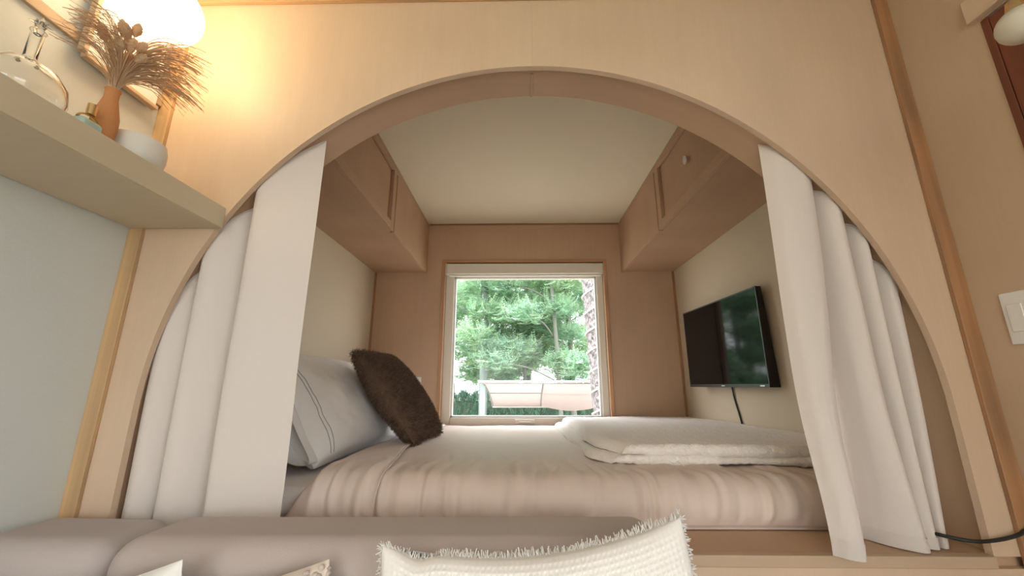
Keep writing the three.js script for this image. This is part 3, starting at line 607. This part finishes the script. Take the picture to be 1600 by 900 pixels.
{
  const t = thing('plain_cushion', 'plain white cushion with only its pointed corner showing, leftmost on the sofa', 'cushion');
  mesh('cover', cushionGeo(0.38, 0.38, 0.13, { n: 36, pinch: 0.02, pow: 0.4, f: (u, v) => 0.008 * (noise(u * 4, v * 4, 56) - 0.5) }), M.pillow, t);
  mesh('piping', tube([V(-0.19, -0.19, 0), V(0, -0.18, 0), V(0.19, -0.19, 0)], 0.003, 20, 6), M.pillow, t);
  orient(t, [-0.695, 0.633, 0.34], [1, 0.30, 0], [0, 1, -0.2]);
}

// ------------------------------------------------------------------ outside
const GY = -0.65;
{
  const g = mesh('ground', new THREE.PlaneGeometry(120, 120, 1, 1).rotateX(-Math.PI / 2).translate(0, GY, -20), std(C(0.42, 0.40, 0.32), { roughness: 1 })); g.userData = { kind: 'structure' };
}
const leafMat = (r, g, b) => phys(C(r, g, b), { roughness: 1, transmission: 0.5, side: THREE.DoubleSide, specularIntensity: 0.2 });
const leafA = leafMat(0.44, 0.62, 0.45), leafB = leafMat(0.38, 0.56, 0.42), leafC = leafMat(0.50, 0.66, 0.48);
const bark = std(C(0.17, 0.18, 0.15), { roughness: 1 }), barkGrey = std(C(0.20, 0.245, 0.225), { roughness: 1 });
const spray = (() => { // one feathery spray of small leaflets
  const pos = [], idx = []; const add = (a, b, c, d) => { const o = pos.length / 3; pos.push(...a, ...b, ...c, ...d); idx.push(o, o + 1, o + 2, o, o + 2, o + 3); };
  for (let i = 0; i < 6; i++) for (const s of [-1, 1]) { const y = 0.02 + i * 0.026, L = 0.05 * (1 - i * 0.08), z = -0.004 * i * i * 0.5; add([0, y, z], [s * L * 0.5, y + 0.022, z - 0.004], [s * L, y + 0.016, z - 0.012], [s * L * 0.5, y - 0.002, z - 0.004]); }
  const g = new THREE.BufferGeometry(); g.setAttribute('position', new THREE.Float32BufferAttribute(pos, 3)); g.setIndex(idx); g.computeVertexNormals(); return g;
})();
function tree(label, x, z, h, r, crown, n, mat, barkMat, lean = 0, group) {
  const t = thing('garden_tree', label, 'tree', [x, GY, z], group);
  const top = V(lean, h, 0);
  mesh('trunk', tube([V(0, 0, 0), V(lean * 0.3 + 0.02, h * 0.35, 0.03), V(lean * 0.6 - 0.02, h * 0.7, 0), top], r, 24, 10), barkMat, t);
  const clumps = [];
  for (let i = 0; i < crown.n; i++) {
    const a = rnd() * 6.28, q = Math.sqrt(rnd()) * crown.w, y = rr(crown.y0, crown.y1), c = V(Math.cos(a) * q, y, Math.sin(a) * q * 0.6);
    clumps.push(c);
    if (i % 3 === 0) mesh('branch', tube([V(lean * y / h, y - 0.35, 0), V(c.x * 0.5, y - 0.1, c.z * 0.5), c], 0.014, 10, 5), barkMat, t);
  }
  const im = new THREE.InstancedMesh(spray, mat, n), m = new THREE.Matrix4(), q = new THREE.Quaternion();
  for (let i = 0; i < n; i++) {
    const c = clumps[Math.floor(rnd() * clumps.length)], d = V(rr(-1, 1), rr(-1, 1), rr(-1, 1)); d.multiplyScalar(0.42 * Math.pow(rnd(), 0.4) / Math.max(0.4, d.length())); d.y *= 0.45;
    q.setFromEuler(new THREE.Euler(rr(0.6, 2.2), rnd() * 6.28, rr(-0.5, 0.5), 'YXZ')); const s = rr(0.8, 1.5);
    m.compose(c.clone().add(d), q, V(s, s, s)); im.setMatrixAt(i, m); const k = rr(0.75, 1.25); im.setColorAt(i, C(k * rr(0.9, 1.1), k, k * rr(0.85, 1.05)));
  }
  im.name = 'foliage'; im.userData = { kind: 'stuff' }; im.castShadow = im.receiveShadow = true; t.add(im);
  return t;
}
tree('tall tree with straight grey trunk at the left of the window view', -0.74, -7.2, 7.5, 0.085, { n: 26, w: 1.5, y0: 2.2, y1: 6 }, 5200, leafA, barkGrey, 0.05);
tree('slim leafy tree with a thin brown trunk in the middle of the window view', 0.83, -6.8, 6.5, 0.04, { n: 30, w: 1.5, y0: 1.9, y1: 5.2 }, 6500, leafB, bark, -0.3);
tree('leafy tree with a forked thin trunk just left of the wrapped trunk', 1.15, -7.6, 6.5, 0.06, { n: 28, w: 1.5, y0: 1.8, y1: 5.4 }, 6000, leafC, bark, -0.12);
tree('broad pale green tree standing behind the thin-trunked ones', 0.2, -9.5, 7.5, 0.09, { n: 44, w: 2.4, y0: 2.2, y1: 6.5 }, 9000, leafC, bark, 0.1);
tree('bushy young tree behind the canopy in the middle of the window view', 0.1, -8.6, 4.2, 0.045, { n: 40, w: 1.3, y0: 1.9, y1: 4.0 }, 8000, leafA, bark, 0.1);
tree('distant bright green tree at the far right behind the wrapped trunk', 2.6, -10.5, 7, 0.1, { n: 40, w: 2.2, y0: 1.6, y1: 6.5 }, 8000, leafA, bark, 0);
tree('pale feathery tree filling the gap behind the grey trunk', -1.0, -11.5, 7.5, 0.08, { n: 46, w: 2.6, y0: 1.9, y1: 6.2 }, 9000, leafC, bark, 0.15);
tree('leafy tree beyond the left edge of the window, mirrored in the television', -5.0, -9.5, 6.5, 0.1, { n: 44, w: 2.2, y0: 1.2, y1: 5 }, 9000, leafB, bark, 0);
tree('young leafy tree left of the window view, mirrored in the television', -3.4, -7.6, 5, 0.06, { n: 46, w: 1.5, y0: 1.0, y1: 4.4 }, 9000, leafA, bark, 0);
tree('distant bright green tree at the far left of the window view', -2.6, -10.5, 6, 0.1, { n: 34, w: 2.0, y0: 1.8, y1: 4.6 }, 6500, leafB, bark, 0);
{ // trunk wound with a pale light rope
  const t = thing('wrapped_trunk', 'thick pale bark trunk wound with white rope light outside the window', 'tree', [1.24, GY, -4.6]);
  const ctr = (y) => V(0.04 - 0.052 * (y), y, 0), rad = (y) => 0.2 - 0.008 * y;
  const g = grid(40, 90, (u, v) => { const y = v * 5, a = u * 6.2832, r = rad(y) * (1 + 0.10 * (noise(u * 14, y * 7, 91, 14) - 0.5) + 0.06 * (noise(u * 34, y * 22, 92, 34) - 0.5)); const c = ctr(y); return [c.x + r * Math.cos(a), y, c.z + r * Math.sin(a), u * 3, y]; });
  mesh('trunk', g, std(C(0.50, 0.48, 0.48), { roughness: 1, side: THREE.DoubleSide, map: tex(128, 256, (u, v) => { const k = 0.68 + 0.4 * (noise(u * 20, v * 30, 93, 20, 30) - 0.5) + 0.4 * (noise(u * 50, v * 64, 94, 50, 64) - 0.5); return [k, k * 0.97, k * 0.97]; }) }), t);
  const pts = []; for (let i = 0; i <= 500; i++) { const y = 0.4 + i / 500 * 3.9, a = -y * 6.2832 / 0.27, c = ctr(y), r = rad(y) * 1.04 + 0.008; pts.push(V(c.x + r * Math.cos(a), y + 0.055 * Math.cos(a), c.z + r * Math.sin(a))); }
  mesh('rope_light', new THREE.TubeGeometry(new THREE.CatmullRomCurve3(pts), 1200, 0.011, 6), std(C(0.85, 0.83, 0.78), { roughness: 0.5 }), t).userData.label = 'white rope light wound in a spiral';
}
{ // canopy with pink translucent panels in a metal frame
  const t = thing('awning', 'pink panelled canopy in a dark metal frame outside the window', 'awning', [0, 0, 0]);
  const metal = std(C(0.23, 0.21, 0.20), { roughness: 0.5 }), pale = std(C(0.42, 0.41, 0.39), { roughness: 0.6 });
  const pink = phys(C(0.54, 0.42, 0.405), { transmission: 0.4, roughness: 0.9, side: THREE.DoubleSide });
  const prof = (q) => ({ y: 1.185 - 0.36 * q, z: -5.0 - 0.75 * Math.sin(q * Math.PI / 2) }), xl = (q) => -0.53 + 0.10 * q ** 0.6;
  const panel = (a, b, sag) => grid(24, 16, (u, v) => { const p = prof(v), x = lerp(a === null ? xl(v) : a, b, u); return [x, p.y - sag * Math.sin(u * Math.PI) * v * v, p.z + sag * v, u, v]; });
  mesh('panel', panel(null, 0.355, 0), pink, t); mesh('panel', panel(0.375, 1.34, 0.07), pink, t);
  const arc = (x, r) => { const pts = []; for (let i = 0; i <= 10; i++) { const p = prof(i / 10); pts.push(V(x === null ? xl(i / 10) : x, p.y, p.z + 0.015)); } return tube(pts, r, 24, 6); };
  mesh('rib', arc(null, 0.011), metal, t); mesh('rib', arc(0.365, 0.012), metal, t); mesh('rib', arc(1.34, 0.012), metal, t);
  mesh('rail', box(-0.6, 1.36, 1.19, 1.225, -5.03, -4.98, 0.005), pale, t); mesh('rail', box(-0.56, 1.36, 1.172, 1.188, -5.02, -4.985, 0.004), metal, t);
  const pm = prof(0.42), pb = prof(1);
  mesh('rail', box(-0.47, 1.34, pm.y - 0.008, pm.y + 0.008, pm.z + 0.005, pm.z + 0.02, 0.003), metal, t);
  mesh('rail', box(-0.43, 1.36, pb.y - 0.026, pb.y - 0.002, pb.z - 0.01, pb.z + 0.02, 0.004), pale, t);
  mesh('post', box(-0.58, -0.5, GY, 1.18, -5.14, -5.08, 0.005), std(C(0.26, 0.31, 0.31), { roughness: 0.7 }), t);
  mesh('post', box(1.28, 1.34, GY, 1.18, -5.14, -5.08, 0.005), std(C(0.26, 0.31, 0.31), { roughness: 0.7 }), t);
}
{ // clipped hedge
  const t = thing('hedge', 'low dark green hedge below the canopy outside the window', 'hedge', [-1.2, GY, -8.4]);
  const n = 13000, im = new THREE.InstancedMesh(spray, leafMat(0.17, 0.31, 0.23), n), m = new THREE.Matrix4(), q = new THREE.Quaternion();
  for (let i = 0; i < n; i++) { q.setFromEuler(new THREE.Euler(rr(-0.6, 0.9), rnd() * 6.28, rr(-0.4, 0.4), 'YXZ')); const s = rr(0.7, 1.2); m.compose(V(rr(-4.5, 4.5), rr(0.2, 1.55) + rr(0, 0.08), rr(-0.3, 0.3)), q, V(s, s, s)); im.setMatrixAt(i, m); const k = rr(0.7, 1.3); im.setColorAt(i, C(k, k, k)); }
  im.name = 'foliage'; im.userData = { kind: 'stuff' }; im.castShadow = im.receiveShadow = true; t.add(im);
  mesh('woody_core', box(-4.5, 4.5, 0, 1.45, -0.2, 0.2, 0.05), std(C(0.08, 0.12, 0.08), { roughness: 1 }), t);
}
{
  const c = mesh('garden_pole', cyl(V(-1.12, GY, -6), V(-1.12, 1.2, -6), 0.014, 0.014, 10), std(C(0.05, 0.05, 0.05))); tag(c, 'thin dark garden pole at the lower left of the window view', 'pole');
}

// ------------------------------------------------------------------ lamps behind the camera, mirrored faintly in the panes
for (const [x, l] of [[-1.0, 'lit round sconce on the rear wall, left of the glazing'], [0.8, 'lit round sconce on the rear wall, right of the glazing']]) {
  const t = thing('round_sconce', l, 'lamp', [x, 1.75, ZR - 0.085]);
  mesh('globe', new THREE.SphereGeometry(0.07, 28, 20), M.globeLit, t);
  mesh('wall_plate', new THREE.CylinderGeometry(0.045, 0.045, 0.014, 24).rotateX(Math.PI / 2).translate(0, 0, 0.0775), M.brass, t);
  const p = new THREE.PointLight(C(1, 0.74, 0.45), SCONCE, 0, 2); p.castShadow = true; p.shadow.radius = 3; t.add(p);
}

renderer.render(scene, camera);
